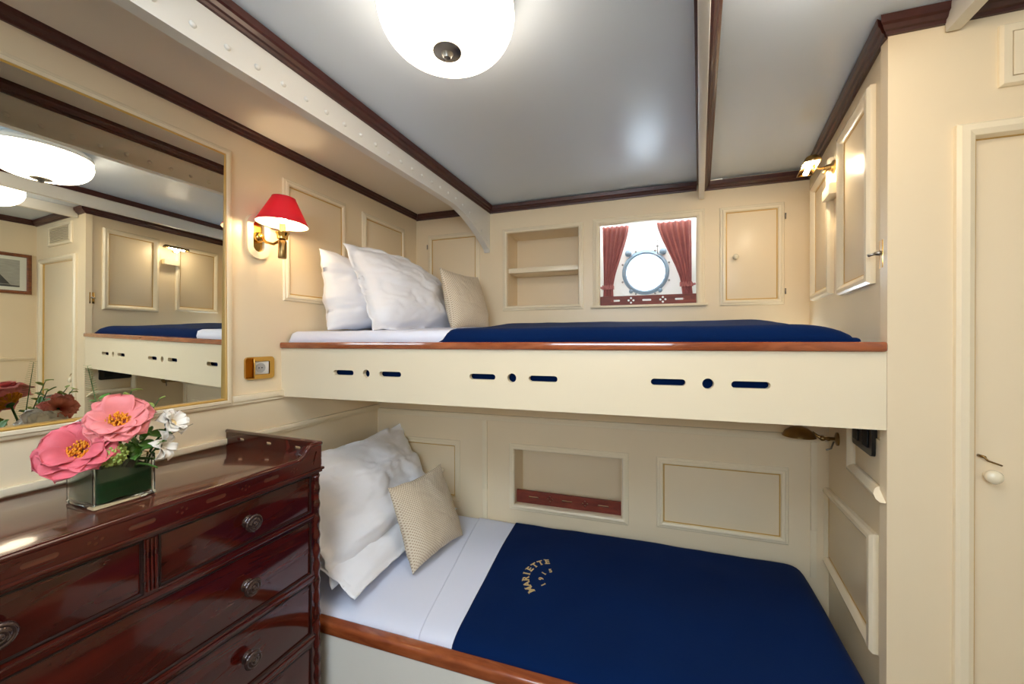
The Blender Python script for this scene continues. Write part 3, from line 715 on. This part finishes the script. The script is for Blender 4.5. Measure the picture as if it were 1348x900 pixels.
# ------------------------------------------------------------------ pillows
def pillow(name, label, cat, base, along, up, W, H, T, m, flange=.0, seed=0, wr=.012, group=None, sag=.25, N=56, bend=0, droop=0, corner=.05, pw=2.6, pipe=None):
    a = Vector(along).normalized(); upv = Vector(up).normalized(); n = a.cross(upv).normalized(); upv = n.cross(a).normalized()
    c = Vector(base)+upv*H/2
    fi = 1-flange
    def prof(u, v):
        uu = min(1, abs(u)/fi); vv = min(1, abs(v)/fi)
        return max(0, (1-uu**pw)*(1-vv**pw))**.55
    def fn(side):
        def g(i, j):
            u = 2*i-1; v = 2*j-1
            x = W/2*u*(1-corner*(1-v*v)); y = H/2*v*(1-corner*1.3*(1-u*u))
            t = T/2*prof(u, v)*(1-sag*v)
            q = Vector((u*2.1+seed, v*2.1, side+seed)); 
            rad = noise.noise(Vector((u*1.2+seed, v*6+seed, 1.3)))+noise.noise(Vector((u*7, v*1.5+seed, 4)))*.5
            inside = min(1, prof(u, v)*1.4+.15)
            cr = (1-abs(noise.noise(Vector((u*1.6+v*2.2+seed, v*1.1-u*.6, 5+seed)))))**9+.7*(1-abs(noise.noise(Vector((u*3.2-v*1.4+seed, v*2.9, 8+seed)))))**11
            d_ = side*t+wr*(noise.noise(q)*1.0*inside+.30*rad*inside+.25*noise.noise(q*4)-.42*cr*prof(u, v))
            ex = wr*.6*noise.noise(Vector((u*3+seed, v*3, 9)))
            if flange and max(abs(u), abs(v)) > fi: d_ += wr*.7*noise.noise(Vector((u*6+seed, v*6, 3)))
            d_ += side*.0012
            d_ -= bend*(abs(v+1)/2)**2+droop*(u*u)*(v+1)/2*.5
            p = c+a*(x+ex)+upv*(y+ex-droop*(max(0, v))*(u*u if 0 else max(0, u)))+n*d_
            return p
        return g
    mb = MB(); mb.grid(fn(1), N, N); nb = len(mb.v); mb.grid(fn(-1), N, N)
    for k in range(len(mb.f)//2, len(mb.f)): mb.f[k] = mb.f[k][::-1]
    # close the rim
    idx = [i*(N+1) for i in range(N+1)]+[N*(N+1)+j for j in range(1, N+1)]+[i*(N+1)+N for i in range(N-1, -1, -1)]+[j for j in range(N-1, 0, -1)]
    for k in range(len(idx)):
        p_, q_ = idx[k], idx[(k+1) % len(idx)]; mb.f.append((p_, q_, nb+q_, nb+p_)); mb.mi.append(0)
    me = bpy.data.meshes.new(name); me.from_pydata([tuple(v) for v in mb.v], [], mb.f)
    uvl = me.uv_layers.new(name='UVMap')
    for poly in me.polygons:
        for li in poly.loop_indices:
            vi = me.loops[li].vertex_index % ((N+1)*(N+1)); uvl.data[li].uv = (vi//(N+1)/N, vi % (N+1)/N)
    bm = bmesh.new(); bm.from_mesh(me); bmesh.ops.recalc_face_normals(bm, faces=bm.faces); bm.to_mesh(me); bm.free()
    if pipe:
        root = thing(name, label, cat, group)
        o = link('cover', me, m, root, True)
        pp = MB(); pts = [(mb.v[i]+mb.v[nb+i])/2 for i in idx]; pp.tube(pts+[pts[0]], .0035, 8, False); pp.build('piping', pipe, root, smooth=True)
        return root
    o = link(name, me, m, None, True)
    return tag(o, label, cat, group)
# upper bunk
pillow('pillow', 'plump white pillow leaning on the left wall of the upper bunk, hindmost', 'pillow', (-1.335, 1.54, 1.545), (0, 1, 0), (-.13, 0, 1), .66, .355, .20, M['pillow'], .0, 1, .018, 'pillows on the upper bunk')
pillow('pillow', 'large white pillow with loose hem in front on the upper bunk', 'pillow', (-1.130, 1.61, 1.540), (.05, 1, 0), (-.33, 0, 1), .67, .43, .19, M['pillow'], .10, 4, .020, 'pillows on the upper bunk', droop=.09)
pillow('cushion', 'beige spotted cushion on the upper bunk beside the white pillows', 'cushion', (-.960, 1.82, 1.552), (.14, 1, 0), (-.24, .10, 1), .34, .33, .13, M['cushion'], 0, 7, .006, None, corner=.07)
# lower bunk
pillow('pillow', 'flatter white pillow under the big one on the lower bed', 'pillow', (-.985, 1.355, .622), (-.03, 1, 0), (-1, 0, .34), .73, .46, .10, M['pillow'], .08, 11, .014, 'pillows on the lower bed')
pillow('pillow', 'big puffy white pillow with loose hem leaning on the lower bed', 'pillow', (-1.095, 1.375, .622), (-.03, 1, 0), (-.62, 0, 1), .76, .49, .22, M['pillow'], .10, 14, .026, 'pillows on the lower bed', sag=.3)
pillow('cushion', 'beige spotted cushion propped against the big lower pillow', 'cushion', (-.875, 1.365, .603), (.10, 1, 0), (-.42, .0, 1), .33, .335, .12, M['cushion'], 0, 21, .006, None, corner=.07)

# ------------------------------------------------------------------ dresser
dr = thing('dresser', 'glossy dark mahogany chest of drawers with galleried top under the mirror', 'dresser')
DX0, DXF, DY0, DY1, DT = -1.484, -1.035, .030, .900, 1.121
def FD(a, z, d): return Vector((DXF+d, a, z))         # front
b = MB(); b.wbox(DX0, DXF-.012, DY0+.004, DY1-.004, .03, 1.085); b.build('carcass', M['mahog'], dr)
MB().wbox(DX0, DXF+.006, DY0, DY1, 0, .06).build('plinth', M['mahog'], dr, bevel=.004)
MB().wbox(DX0, -1.024, DY0-.004, DY1+.004, 1.098, DT).build('top', M['mahogtop'], dr, bevel=.003)
rows = [(.762, .933), (.571, .738), (.370, .538), (.110, .338)]
fr_ = [rect(.481, .871, .957, 1.076), rect(.063, .456, .957, 1.076)]+[rect(.063, .871, a, b_) for a, b_ in rows]
plate('face_frame', FD, rect(DY0, DY1, .06, 1.098), fr_, -.012, .004, M['mahog'], dr)
for (y0, y1, z0, z1) in [(.481, .871, .957, 1.076), (.063, .456, .957, 1.076)]+[(.063, .871, a, b_) for a, b_ in rows]:
    dw = MB().box(FD, y0+.0018, y1-.0018, z0+.0018, z1-.0018, -.020, .0005).build('drawer', M['mahog'], dr, bevel=.0012)
    moulding(FD, y0+.001, y1-.001, z0+.001, z1-.001, [(0, -.004), (0, .0045), (.003, .0052), (.005, .002), (.005, -.003)]).build('bead', M['mahogdark'], dw, smooth=30)
    ks = [(y0+y1)/2] if y1-y0 < .5 else [.26, .672]
    for ky in ks:
        kz = (z0+z1)/2
        kb = MB(); kb.lathe(FD(ky, kz, 0), (1, 0, 0), [(0, .016), (.003, .016), (.006, .010), (.014, .009), (.018, .014), (.022, .0215), (.026, .023), (.030, .0205), (.031, .017), (.0295, .015), (.0315, .012), (.033, .009), (.0315, .0065), (.034, .004), (.0345, .001)], 32)
        kb.build('knob', M['knobglass'], dw, smooth=60)
for a in (.4685,): 
    b = MB(); 
    for k in range(3): b.box(FD, a-.009+k*.007, a-.004+k*.007, .960, 1.074, .003, .0075)
    b.build('divider_reeding', M['mahog'], dr, bevel=.0015)
for k, (z0) in enumerate((.945, .750, .5545, .354)):
    MB().box(FD, .045, .880, z0-.006, z0+.006, .003, .007).build('cock_bead', M['mahog'], dr, bevel=.002)
# cornice mouldings under the top
MB().box(FD, DY0-.004, DY1+.006, 1.078, 1.086, .0, .012).box(FD, DY0-.006, DY1+.009, 1.086, 1.094, .0, .018).build('cornice', M['mahog'], dr, bevel=.0025)
# pierced fiddle along the front
hs = []
ky = .745
for k in range(6):
    u = .735-.142*k
    hs.append(slot(u, 1.1125, .046, .011)); 
    for du, dv in ((.009, 0), (-.009, 0), (0, .006), (0, -.006)): hs.append(disc(u+.071+du, 1.1125+dv, .0034, 10))
# profile with an upswept corner
top = [(.900, 1.168), (.868, 1.168), (.862, 1.166), (.852, 1.155), (.842, 1.143), (.830, 1.136), (.815, 1.1335)]
outer = [(DY0-.004, 1.0945), (.900, 1.0945)]+top+[(.115, 1.1335), (.100, 1.136), (.088, 1.143), (.078, 1.155), (.068, 1.166), (.062, 1.168), (DY0-.004, 1.168)]
hs.append([(.867, 1.112), (.871, 1.110), (.884, 1.148), (.880, 1.150)])
plate('front_gallery', FD, outer, [h for h in hs if min(p[0] for p in h) > .06 and max(p[0] for p in h) < .892], .001, .013, M['mahog'], dr)
plate('front_gallery_backing', FD, rect(DY0+.01, .885, 1.0945, 1.122), [], -.006, .001, mat('slot_backing_reflection', (150, 98, 78), .15, coat=.5), dr)  # lighter brown stands in for the reflection inside the slots
for yy in (.898, DY0-.004):
    FG = lambda a, z, d, yy=yy: Vector((a, yy+d, z))
    plate('end_gallery', FG, rect(-1.490, -1.030, 1.1205, 1.168), [slot(u, 1.146, .036, .009) for u in (-1.41, -1.27, -1.13)], 0, .010, M['mahog'], dr)
    cr = MB().tube([(-1.492, yy+.005, 1.169), (-1.034, yy+.005, 1.169), (-1.026, yy+.004, 1.169)], .0068, 10); cr.build('gallery_cap', M['mahog'], dr, smooth=True)
cap = MB().tube([(DXF+.007, a, z+.001) for a, z in [(.904, 1.169)]+top+[(.115, 1.1335), (.100, 1.136), (.088, 1.143), (.078, 1.155), (.068, 1.166), (.03, 1.169)]], .0072, 10); cap.build('gallery_cap', M['mahog'], dr, smooth=True)
# rope turned corner columns
for cyy in (.889, DY0+.010):
    rp = MB(); n = 110; 
    pr = [(.07+1.0*k/n, .0105+.0022*math.sin(k*1.15)) for k in range(n+1)]
    rp.lathe((DXF+.002, cyy, 0), (0, 0, 1), pr, 16); rp.build('corner_column', M['mahog'], dr, smooth=True)

# ------------------------------------------------------------------ vase and flowers
vs_ = thing('glass_vase', 'clear square glass vase full of dark leaves on the dresser', 'vase')
VX0, VX1, VY0, VY1, VZ0, VZ1 = -1.300, -1.174, .432, .545, DT+.0012, 1.222
b = MB(); 
FV = lambda a, z, d: Vector((a, z, d))
o = plate('glass_body', FV, rrect(VX0, VX1, VY0, VY1, .006, 3), [rrect(VX0+.0055, VX1-.0055, VY0+.0055, VY1-.0055, .004, 3)], VZ0+.010, VZ1, M['glass'], vs_)
MB().wbox(VX0, VX1, VY0, VY1, VZ0, VZ0+.0098).build('glass_base', M['glass'], vs_, bevel=.003)
# rolled leaves lining the inside
def lining(i):
    off = .0075+.004*i
    x0, x1, y0, y1 = VX0+off, VX1-off, VY0+off, VY1-off
    per = [(x0, y0), (x1, y0), (x1, y1), (x0, y1)]
    def fn(u, v):
        t = (u*4) % 4; k = int(min(3, t)); f = t-k; a_, b_ = per[k], per[(k+1) % 4]
        return (a_[0]+(b_[0]-a_[0])*f, a_[1]+(b_[1]-a_[1])*f, VZ0+.012+(.070-.012*i)*v+.012*v*math.sin(u*9+i*2)+(.002*math.sin(u*40)))
    return MB().grid(fn, 48, 6)
for i in range(2): lining(i).build('leaf_lining', M['leafdark'], vs_, smooth=True, recalc=False)
def petal_fn(c, d, upv, L, Wd, cup, curl, seed):
    d = d.normalized(); upv = upv.normalized(); sd = d.cross(upv).normalized()
    def fn(u, v):
        s_ = 2*v-1
        w_ = Wd*(.16*(1-u)+max(0, 1-abs(2*u**1.25-1)**2.8)**.5*.95)
        r = L*u
        lift = cup*math.sin(u*PI*.62)*L - curl*L*u**4
        side = s_*w_*.5
        z = lift+.22*Wd*s_*s_*(1-.3*u)
        rf = .10*L*u*u*noise.noise(Vector((s_*2.4+seed, u*3, seed)))
        edge = 1-.05*u*abs(s_)**2+.02*u*math.sin(s_*7+seed)
        return c+d*r*edge+sd*side+upv*(z+rf)
    return fn
def bloom(name, label, cat, c, n, R, mp, ms, rings, stem_to, group=None, stam=.3, seed=1, closed=False):
    rnd = random.Random(seed); n = Vector(n).normalized(); c = Vector(c)
    a = n.cross(Vector((0, 0, 1)) if abs(n.z) < .9 else Vector((1, 0, 0))).normalized(); b_ = n.cross(a)
    t = thing(name, label, cat, group)
    pm = MB()
    for (cnt, r, cup, curl, wd) in rings:
        ph = rnd.random()*6
        for k in range(cnt):
            an = ph+2*PI*k/cnt+rnd.uniform(-.12, .12); d_ = a*math.cos(an)+b_*math.sin(an)
            L = r*rnd.uniform(.9, 1.08)
            pm.grid(petal_fn(c+d_*.004, d_, n, L, L*wd, cup*rnd.uniform(.85, 1.15), curl*rnd.uniform(.6, 1.4), rnd.random()*20), 9, 10)
    po = pm.build('petals', mp, t, smooth=True, recalc=False); q = po.modifiers.new('s', 'SOLIDIFY'); q.thickness = .0009
    if ms is not None:
        sm = MB()
        for k in range(260):
            rr = R*stam*math.sqrt(rnd.random()); an = rnd.random()*2*PI; d_ = a*math.cos(an)+b_*math.sin(an)
            p0 = c+d_*rr*.5+n*R*.05; h = R*(.30-.16*(rr/(R*stam))**2)*rnd.uniform(.8, 1.15); p1 = c+d_*rr*1.05+n*(R*.05+h)
            sm.tube([p0, p1], .0008, 4); sm.ball(p1, .0021, 6, (1, 1, 1.5))
        sm.build('stamens', ms, t, smooth=True, recalc=False)
    st = Vector(stem_to); MB().tube([c-n*.004, c-n*.03*min(1, R*12)+(st-c)*.25, c+(st-c)*.7+Vector((0, 0, -.01)), st], .0026, 8).build('stem', M['stem'], t, smooth=True)
    MB().lathe(c-n*.008, n, [(0, .004), (.004, .010), (.008, .009)], 12).build('calyx', M['stem'], t, smooth=True)
    return t
PEO = [(8, .062, .42, .26, 1.0), (7, .050, .66, .10, 1.0)]
def S_(x, y, z=VZ0+.03): return (x, y, z)
bloom('peony', 'pale pink open peony at the top of the bouquet', 'flower', (-1.195, .486, 1.304), (.66, -.42, .70), .066, M['pet_pink'], M['stamen'], PEO, S_(-1.23, .49), 'flowers in the vase', .50, 2)
bloom('peony', 'deep pink open peony hanging low at the left of the vase', 'flower', (-1.212, .428, 1.250), (.68, -.52, .55), .066, M['pet_deep'], M['stamen'], [(8, .064, .46, .16, 1.0), (6, .052, .74, .02, 1.0)], S_(-1.24, .45), 'flowers in the vase', .48, 5)
LAY = [(7, .036, .5, .25, .95), (6, .030, .8, .1, .95), (5, .022, 1.1, .0, .95)]
bloom('white_flower', 'white ruffled flower at the right side of the bouquet', 'flower', (-1.185, .578, 1.283), (.7, .35, .55), .035, M['pet_white'], M['stamen_pale'], LAY, S_(-1.22, .51), 'flowers in the vase', .25, 8)
bloom('white_flower', 'drooping white flower over the right rim of the vase', 'flower', (-1.172, .551, 1.237), (.75, .35, .05), .03, M['pet_white'], None, [(6, .036, .5, .3, .6), (4, .026, .9, .1, .7)], S_(-1.205, .52), 'flowers in the vase', .25, 9)
bloom('coral_flower', 'coral carnation facing the mirror behind the bouquet', 'flower', (-1.335, .537, 1.296), (-.9, -.1, .35), .035, M['pet_coral'], None, [(10, .040, .5, .2, .6), (9, .034, .8, .1, .6), (8, .026, 1.1, 0, .6)], S_(-1.265, .47), 'flowers in the vase', .2, 12)
bloom('white_flower', 'white ruffled flower facing the mirror at the back left', 'flower', (-1.352, .500, 1.252), (-.9, -.2, .3), .04, M['pet_white'], None, [(8, .050, .45, .2, .8), (7, .040, .75, .1, .8), (5, .03, 1.1, 0, .8)], S_(-1.27, .45), 'flowers in the vase', .2, 15)
bloom('white_flower', 'small white flower low at the back of the bouquet', 'flower', (-1.325, .50, 1.25), (-.9, .2, .3), .04, M['pet_white'], None, [(8, .042, .45, .2, .8), (6, .032, .8, .1, .8)], S_(-1.27, .49), 'flowers in the vase', .2, 16)
# lime floret cluster
t = thing('lime_floret_cluster', 'ball of tiny pale green florets between the two peonies', 'flower', 'flowers in the vase')
fl_ = MB(); rnd = random.Random(3); cc = Vector((-1.168, .462, 1.240))
for k in range(150):
    v = Vector((rnd.gauss(0, 1), rnd.gauss(0, 1), rnd.gauss(0, 1))).normalized()
    fl_.ball(cc+v*.024*rnd.uniform(.9, 1.06), .0034, 6)
fl_.ball(cc, .022, 12)
fl_.build('florets', M['lime'], t, smooth=True, recalc=False)
MB().tube([cc, (-1.19, .465, 1.215), (-1.215, .47, VZ0+.03)], .002, 8).build('stem', M['stem'], t, smooth=True)
# leaves and sprigs
def leaf_grid(mb, c, d, L, Wd, droop=.4, roll=0):
    d = Vector(d).normalized(); sd = d.cross(Vector((0, 0, 1)))
    sd = sd.normalized() if sd.length > .05 else Vector((1, 0, 0)); up = sd.cross(d)
    sd = sd*math.cos(roll)+up*math.sin(roll); up = sd.cross(d)
    def fn(u, v):
        s_ = 2*v-1; w_ = Wd*math.sin(PI*min(1, u*.97+.03))**.8*.5
        return Vector(c)+d*L*u+sd*s_*w_+up*(.18*Wd*abs(s_)-.0)-Vector((0, 0, droop*L*u*u))
    mb.grid(fn, 8, 4)
rnd = random.Random(21)
def sprig(name, label, base, tip, nleaf, L, Wd, mm, spread=1., group='greenery in the vase'):
    t = thing(name, label, 'leaves', group)
    base = Vector(base); tip = Vector(tip); mid = (base+tip)/2+Vector((rnd.uniform(-.01, .01), rnd.uniform(-.01, .01), .01))
    pts = [base.lerp(mid, k/4).lerp(mid.lerp(tip, k/4), k/4) for k in range(5)]
    MB().tube(pts, [.0022, .002, .0017, .0014, .001], 8).build('stem', M['stem'], t, smooth=True)
    lm = MB(); ax_ = (tip-base).normalized()
    for k in range(nleaf):
        u = .45+.55*k/max(1, nleaf-1); p_ = base.lerp(mid, u).lerp(mid.lerp(tip, u), u)
        an = k*2.4; e = ax_.orthogonal().normalized(); e2 = ax_.cross(e)
        dd = (e*math.cos(an)+e2*math.sin(an))*spread+ax_*.6
        leaf_grid(lm, p_, dd, L*rnd.uniform(.8, 1.15), Wd*rnd.uniform(.85, 1.1), rnd.uniform(.05, .35), rnd.uniform(-.6, .6))
    q = lm.build('leaves', mm, t, smooth=True, recalc=False); so = q.modifiers.new('s', 'SOLIDIFY'); so.thickness = .0006
B0 = (-1.235, .485, VZ0+.03)
sprig('leafy_sprig', 'broad green leaves in the middle of the bouquet under the upper peony', B0, (-1.19, .535, 1.265), 9, .050, .030, M['leaf'])
sprig('leafy_sprig', 'green leaf hanging over the front rim of the vase', (-1.215, .51, 1.16), (-1.168, .515, 1.235), 4, .045, .024, M['leaf'], .9)
sprig('leafy_sprig', 'bright yellow green sprig rising above the upper peony', B0, (-1.26, .535, 1.372), 9, .020, .015, M['lime'])
sprig('leafy_sprig', 'small yellow green sprig at the right above the white flower', B0, (-1.245, .585, 1.345), 6, .018, .012, M['lime'])
sprig('leafy_sprig', 'green leaves rising at the back left near the mirror', B0, (-1.35, .51, 1.350), 9, .026, .016, M['leaf'])
sprig('leafy_sprig', 'yellow green leaves at the back near the mirror', B0, (-1.34, .565, 1.350), 10, .026, .017, M['lime'])
sprig('leafy_sprig', 'dark leaves low at the back of the vase', B0, (-1.33, .43, 1.250), 9, .040, .024, M['leaf'])
def fern(label, base, tip):
    t = thing('fern_frond', label, 'leaves', 'greenery in the vase')
    base = Vector(base); tip = Vector(tip); MB().tube([base, (base+tip)/2+Vector((0, .004, .004)), tip], [.0016, .0012, .0006], 6).build('stem', M['stem'], t, smooth=True)
    lm = MB(); ax_ = (tip-base).normalized(); e = ax_.cross(Vector((1, 0, 0))).normalized()
    for k in range(34):
        u = .35+.65*k/33; p_ = base.lerp(tip, u)
        for s_ in (-1, 1): leaf_grid(lm, p_, e*s_+ax_*.35, .020*(1.15-u*.75), .003, 0, 0)
    lm.build('leaflets', M['leaf'], t, smooth=True, recalc=False)
fern('tall thin fern frond rising between bouquet and mirror', B0, (-1.345, .487, 1.437))
twg = MB().tube([(-1.20, .54, 1.24), (-1.185, .59, 1.262), (-1.18, .628, 1.276)], [.0014, .001, .0006], 6)
tag(twg.build('twig', M['seaprint'], smooth=True), 'thin dark twig poking out right of the white flower', 'twig', 'greenery in the vase')

# ------------------------------------------------------------------ light
W_ = bpy.data.worlds.new('world'); S.world = W_; W_.use_nodes = True
nt = W_.node_tree; bg = nt.nodes['Background']; bg.inputs[0].default_value = (.74, .87, 1.0, 1); bg.inputs[1].default_value = 13.0
def portal(name, loc, sx, sy, rot):
    l = bpy.data.lights.new(name, 'AREA'); l.shape = 'RECTANGLE'; l.size = sx; l.size_y = sy; l.cycles.is_portal = True
    o = bpy.data.objects.new(name, l); COL.objects.link(o); o.location = loc; o.rotation_euler = rot; return o
portal('added_hatch_portal', ((x0+x1)/2, (y0+y1)/2, CZ+.125), x1-x0+.02, y1-y0+.02, (0, 0, 0))  # guides sky light through the added hatch
portal('added_window_portal', (0, -1.49, 1.92), 1.32, .42, (PI/2, 0, 0))  # guides sky light through the added rear window
portal('added_well_portal', (-.08, 2.34, 2.55), .72, .32, (0, 0, 0))  # guides sky light down the added well over the recess
# ------------------------------------------------------------------ origins at each thing's base
def kids(o): return [c for c in ALL if c.parent == o]
ORG = {}
def bounds(o):
    pts = []
    if o.type == 'MESH': pts += [v.co for v in o.data.vertices]
    for c in kids(o): pts += bounds(c)
    return pts
def setorg(o):
    if o.type == 'LIGHT': ORG[o.name] = o.location.copy(); return
    own = bounds(o)
    if not own: ORG[o.name] = Vector((0, 0, 0)); return
    mn = [min(p[i] for p in own) for i in range(3)]; mxx = [max(p[i] for p in own) for i in range(3)]
    ORG[o.name] = Vector(((mn[0]+mxx[0])/2, (mn[1]+mxx[1])/2, mn[2]))
KEEP_TEX = True
for o in ALL: setorg(o)
for o in ALL:
    g_ = ORG[o.name]
    if o.type == 'MESH': o.data.transform(Matrix.Translation(-g_))
    o.location = g_-(ORG[o.parent.name] if o.parent else Vector((0, 0, 0)))
# ------------------------------------------------------------------ camera
f_px = 498.1; th, pi_, ro = math.radians(21.80), math.radians(-.284), math.radians(-.138)
c_, s_ = math.cos(th), math.sin(th)
Fv = Vector((-s_*math.cos(pi_), c_*math.cos(pi_), math.sin(pi_))); Rv = Vector((c_, s_, 0)); Uv = Rv.cross(Fv)
R2 = Rv*math.cos(ro)+Uv*math.sin(ro); U2 = -Rv*math.sin(ro)+Uv*math.cos(ro)
cam = bpy.data.cameras.new('camera'); co = bpy.data.objects.new('camera', cam); COL.objects.link(co)
cam.sensor_fit = 'HORIZONTAL'; cam.sensor_width = 36; cam.lens = f_px*36/1348; cam.clip_start = .02
mw = Matrix((( R2.x, U2.x, -Fv.x, 0), (R2.y, U2.y, -Fv.y, 0), (R2.z, U2.z, -Fv.z, 1.5), (0, 0, 0, 1)))
co.matrix_world = mw; S.camera = co
S.view_settings.view_transform = 'Standard'; S.view_settings.look = 'None'; S.view_settings.gamma = 1; S.view_settings.use_curve_mapping = False
S.view_settings.exposure = 0.35
try:
    S.cycles.use_denoising = True; S.cycles.max_bounces = 10; S.cycles.diffuse_bounces = 5; S.cycles.transmission_bounces = 8; S.cycles.sample_clamp_indirect = 6
    S.cycles.caustics_reflective = False
except Exception: pass
